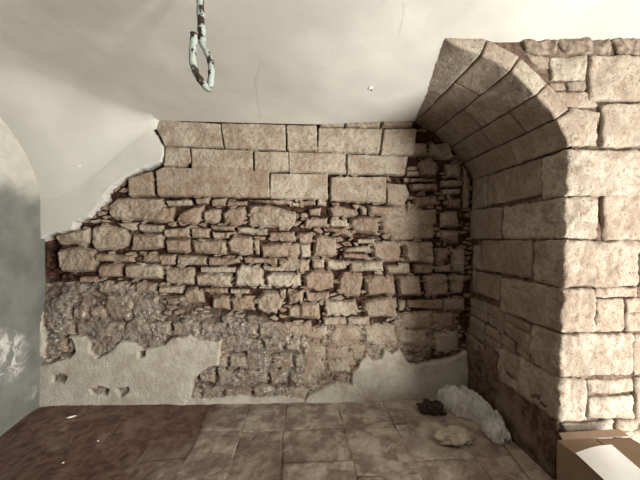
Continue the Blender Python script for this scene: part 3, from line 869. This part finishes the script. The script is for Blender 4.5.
# plaster cracks and the chipped hole belong to the ceiling
def ribbon(name, pix, w, mat):
    pts = [on_ceil(*p) for p in pix]; pts = spline3(pts, 10)
    bm = bmesh.new(); prev = None
    for i, p in enumerate(pts):
        x = p.x + .004 * mn.noise((i * .7, 2, 0)); ww = w * (.5 + .8 * abs(mn.noise((i * .4, 5, 1))))
        zc = lambda xx: zceil(xx, p.y) - .0015
        a = (bm.verts.new((x - ww, p.y, zc(x - ww))), bm.verts.new((x, p.y, zc(x))), bm.verts.new((x + ww, p.y, zc(x + ww))))
        if prev: bm.faces.new((prev[0], prev[1], a[1], a[0])); bm.faces.new((prev[1], prev[2], a[2], a[1]))
        prev = a
    me = bpy.data.meshes.new(name); bm.to_mesh(me); bm.free(); smooth(me)
    return link(name, me, CEIL, mat)
M_CRACK = mat_plain('crack grime', (0.40, 0.375, 0.32), (0.50, 0.475, 0.41), 30)
M_CHIP = mat_plain('fresh plaster', (0.74, 0.72, 0.66), (0.82, 0.80, 0.74), 30)
ribbon('ceiling_crack', [(254, 78), (257, 92), (258, 104), (261, 119)], .0016, M_CRACK)
ribbon('ceiling_crack', [(262, 60), (259, 70), (255, 80)], .001, M_CRACK)
ribbon('ceiling_crack', [(404, 2), (402, 20), (398, 38)], .0008, M_CRACK)
def blob(name, loc, size, mat, seed, rough=.25, parent=None, sub=3, freq=1.6, cut=None):
    bm = bmesh.new(); bmesh.ops.create_icosphere(bm, subdivisions=sub, radius=1)
    for v in bm.verts:
        n = v.co.normalized(); k = 1 + rough * mn.noise(n * freq + Vector((seed, 0, 0))) + rough * .5 * mn.noise(n * freq * 2.7 + Vector((0, seed, 0))) + rough * .22 * mn.noise(n * freq * 7 + Vector((0, 0, seed)))
        v.co = Vector((n.x * size[0], n.y * size[1], n.z * size[2])) * k
        if cut is not None and v.co.z < cut: v.co.z = cut
    me = bpy.data.meshes.new(name); bm.to_mesh(me); bm.free(); smooth(me)
    o = link(name, me, parent, mat); o.location = loc; return o
c = on_ceil(370, 88); o = blob('plaster_chip', c, (.018, .022, .006), M_CHIP, 3, .5, CEIL); o['label'] = 'white chipped spot'
c = on_ceil(371.5, 89.5); blob('chip_hole', c - Vector((0, .004, .007)), (.006, .007, .004), mat_plain('dark hole', (0.05, 0.04, 0.03), (0.09, 0.07, 0.05)), 5, .4, CEIL)
c = on_ceil(79, 166); blob('plaster_chip', c + Vector((0, .0, .0)), (.018, .008, .006), M_CHIP, 8, .5, CEIL)

# crumpled plastic bag in the corner: an upper layer thrown into sharp folds, and a loose mouth
def ridge(p): return 1 - min(1, abs(mn.noise(p)) * 2.2)
def crumple(name, line, mat, parent, seed, nu=120, nv=64, fold=1.0):
    """line: x, y, height, half width along the middle of a limp sheet lying on the floor"""
    cs = spline3([(p[0], p[1], p[2]) for p in line], 12); n = len(cs); hw = [p[3] for p in line]
    bm = bmesh.new(); rows = []
    for i in range(nu + 1):
        f = i / nu * (n - 1); k = min(int(f), n - 2); c = cs[k].lerp(cs[k + 1], f - k); t = (cs[k + 1] - cs[k]); t.z = 0; t.normalize()
        fw = i / nu * (len(hw) - 1); kw = min(int(fw), len(hw) - 2); w = hw[kw] + (hw[kw + 1] - hw[kw]) * (fw - kw)
        side = Vector((t.y, -t.x, 0)); row = []; S = i / nu
        for j in range(nv + 1):
            T = 2 * j / nv - 1
            ww = w * (1 + .35 * mn.noise((S * 7, math.copysign(1, T) * 3, seed)) + .16 * mn.noise((S * 19, math.copysign(1, T) * 3, seed + 4)))
            arch = math.sqrt(max(0, 1 - T * T))
            r1 = ridge((S * 3.2 + T * .9, T * 1.3 - S * 1.5, seed)); r2 = ridge((S * 7 - T * 1.7, T * 2.4 + S * 2, seed + 9)); r3 = ridge((S * 15, T * 5 + S * 4, seed + 17))
            z = c.z * arch ** .8 * (.50 + .42 * r1 + .25 * r2) + fold * arch * (.016 * r2 ** 2 + .008 * r3 ** 2) + .010
            p = Vector((c.x, c.y, 0)) + side * T * ww + t * (.03 * mn.noise((T * 3, S * 5, seed + 2)))
            p.z = max(.007, z); p.x = min(p.x, XR(p.z) - .018); p.y = min(p.y, D - .05)
            row.append(bm.verts.new(p))
        rows.append(row)
    for a, b in zip(rows, rows[1:]):
        for j in range(nv): bm.faces.new((a[j], a[j + 1], b[j + 1], b[j]))
    bmesh.ops.recalc_face_normals(bm, faces=bm.faces)
    me = bpy.data.meshes.new(name); bm.to_mesh(me); bm.free(); smooth(me); return link(name, me, parent, mat)
M_FILM = mat_film()
bag = crumple('plastic_bag', [(1.27, 2.70, .05, .04), (1.33, 2.66, .14, .11), (1.42, 2.57, .17, .14), (1.49, 2.45, .15, .10), (1.53, 2.33, .12, .07), (1.52, 2.23, .10, .085), (1.49, 2.13, .05, .05)], M_FILM, None, 3.7)
tag(bag, 'crumpled translucent plastic bag lying in the corner at the foot of the pier', 'bag')
crumple('bag_mouth', [(1.50, 2.32, .05, .05), (1.50, 2.24, .12, .08), (1.50, 2.16, .09, .08), (1.51, 2.10, .02, .045)], M_FILM, bag, 8.2, 60, 40, 1.3)
M_RAG = mat_plain('dark cloth', (0.028, 0.018, 0.014), (0.055, 0.035, 0.028), 25, .95)
x, y = on_floor(431, 411); rag = blob('dark_rag', (x, y, .028), (.10, .085, .05), M_RAG, 21, .5, None, 4, 2.2, -.026)
tag(rag, 'dark crumpled rag on the floor beside the plastic bag', 'rag')
M_LUMP = mat_plain('broken plaster', (0.33, 0.275, 0.215), (0.47, 0.41, 0.33), 16, .95, .1, .6)
x, y = on_floor(455, 440.5); lump = blob('plaster_lump', (x, y, .03), (.125, .085, .05), M_LUMP, 33, .45, None, 4, 1.7, -.028)
tag(lump, 'pale broken lump of plaster on the floor in front of the plastic bag', 'rubble')
a = on_floor(503, 444); b = on_floor(536, 486)
bt = empty('wooden_strip', (a[0], a[1], 0))
me = tube([(0, 0, .008), ((b[0] - a[0]) * .5, (b[1] - a[1]) * .5, .0085), (b[0] - a[0], b[1] - a[1], .008)], .0075, 4)
COL.objects.unlink(bt); bpy.data.objects.remove(bt)
st_o = link('wooden_strip', me, None, mat_plain('grey wood', (0.30, 0.21, 0.155), (0.38, 0.28, 0.21), 18)); st_o.location = (a[0], a[1], 0)
tag(st_o, 'thin pale wooden strip on the floor along the foot of the pier', 'stick')
for i, (u, v, sz, lb) in enumerate(((71.5, 417.5, (.034, .011, .006), 'largest white plaster flake on the reddish floor near the left wall'), (98, 441.5, (.007, .006, .004), 'tiny white crumb on the red stain, farther from the left wall'), (63, 463.5, (.008, .006, .004), 'tiny white crumb on the red stain, nearer to the left wall'))):
    x, y = on_floor(u, v); zf = .048 * smst(0, -2, x) * smst(2.15, 2.75, y); x, y = on_floor(u, v, zf); o = blob('plaster_flake', (x, y, zf + sz[2] + .001), sz, M_CHIP, 40 + i, .4, None, 2); o.rotation_euler = (0, 0, .45)
    tag(o, lb, 'plaster flake', 'white flakes on the red floor')

# cardboard box with open flaps and a sheet of paper on it
def slab(name, pts, th, mat, parent, nu=10, nv=10, bend=None):
    """a thin bent board through four corners (parent space), with thickness"""
    A, B, C_, Dd = [Vector(p) for p in pts]; bm = bmesh.new(); nrm = (B - A).cross(Dd - A).normalized(); g = []
    for side in (0, 1):
        gr = []
        for i in range(nu + 1):
            s = i / nu; r = []
            for j in range(nv + 1):
                t = j / nv; p = (A.lerp(B, s)).lerp(Dd.lerp(C_, s), t)
                if bend: p = p + nrm * bend(s, t)
                r.append(bm.verts.new(p + nrm * (th if side else 0)))
            gr.append(r)
        g.append(gr)
        for i in range(nu):
            for j in range(nv): bm.faces.new((gr[i][j], gr[i + 1][j], gr[i + 1][j + 1], gr[i][j + 1]))
    def rim(a, b): 
        for k in range(len(a) - 1): bm.faces.new((a[k], a[k + 1], b[k + 1], b[k]))
    rim(g[0][0], g[1][0]); rim(g[0][-1], g[1][-1]); rim([r[0] for r in g[0]], [r[0] for r in g[1]]); rim([r[-1] for r in g[0]], [r[-1] for r in g[1]])
    bmesh.ops.recalc_face_normals(bm, faces=bm.faces)
    me = bpy.data.meshes.new(name); bm.to_mesh(me); bm.free()
    return link(name, me, parent, mat)
BX, BYF = 1.508, 1.665; BL, BW, BH = .50, .46, .312
MC = mat_card()
BO = empty('cardboard_box', (BX, BYF, 0.006))
tag(BO, 'brown cardboard box with folded flaps on the floor in front of the pier', 'box')
t_ = .005
# local frame: x to the right, y towards the camera is negative
slab('side_panel', [(0, 0, 0), (0, -BL, 0), (0, -BL, BH), (0, 0, BH)], t_, MC, BO)
slab('side_panel', [(BW, 0, 0), (BW, -BL, 0), (BW, -BL, BH), (BW, 0, BH)], t_, MC, BO)
slab('side_panel', [(t_, -t_, 0), (BW, -t_, 0), (BW, -t_, BH), (t_, -t_, BH)], t_, MC, BO)
slab('side_panel', [(t_, -BL, 0), (BW, -BL, 0), (BW, -BL, BH), (t_, -BL, BH)], t_, MC, BO)
slab('bottom_panel', [(0, 0, 0), (BW, 0, 0), (BW, -BL, 0), (0, -BL, 0)], t_, MC, BO)
slab('flap', [(0, 0, BH + .001), (0, -BL, BH + .001), (BW * .48, -BL, BH + .004), (BW * .48, 0, BH + .004)], t_, MC, BO, bend=lambda s, t: .004 * math.sin(t * 3))
slab('flap', [(BW, 0, BH + .001), (BW, -BL, BH + .001), (BW * .52, -BL, BH + .004), (BW * .52, 0, BH + .004)], t_, MC, BO)
slab('flap', [(.03, .0, BH + .008), (BW - .01, .0, BH + .008), (BW - .02, .045, BH + .022), (.045, .040, BH + .018)], t_, MC, BO)
def bx(u, v, z):
    x, y = on_floor(u, v, z); return Vector((x, y, z))
zp = .006 + BH + .018
pp = [bx(575.5, 453, zp), bx(611.5, 444.5, zp + .012), bx(654, 481, zp + .004), bx(612, 487, zp)]
pa = slab('paper_sheet', [tuple(p) for p in pp], .0012, mat_plain('white paper', (0.80, 0.80, 0.77), (0.84, 0.84, 0.82), 20, .6, .2, .05), None, 20, 20, bend=lambda s, t: -.010 * math.sin(s * math.pi) * (1 - t))
tag(pa, 'white sheet of paper lying on the cardboard box', 'paper')

# ------------------------------------------------------------------ light: a doorway off to the right behind the viewer, dim warm room
def area(name, loc, target, sx, sy, power, col):
    L = bpy.data.lights.new(name, 'AREA'); L.shape = 'RECTANGLE'; L.size = sx; L.size_y = sy; L.energy = power; L.color = col
    o = bpy.data.objects.new(name, L); COL.objects.link(o); o.location = loc
    d = Vector(target) - Vector(loc); o.rotation_euler = d.to_track_quat('-Z', 'Y').to_euler(); return o
area('door_light', (4.75, -3.4, 1.3), (0.2, 2.6, 1.5), 1.0, 2.0, 800, (1.0, .98, .92))
area('low_fill_light', (3.7, -.5, .22), (-.5, 2.0, 2.7), 1.5, .8, 700, (1.0, .98, .93))  # added fill from below to lift the ceiling, no real window there
w = bpy.data.worlds.new('room'); SC.world = w; w.use_nodes = True
w.node_tree.nodes['Background'].inputs[0].default_value = (1.0, .74, .58, 1); w.node_tree.nodes['Background'].inputs[1].default_value = .18
vs = SC.view_settings; vs.view_transform = 'Standard'; vs.look = 'None'; vs.gamma = 1; vs.use_curve_mapping = False; vs.exposure = -0.87
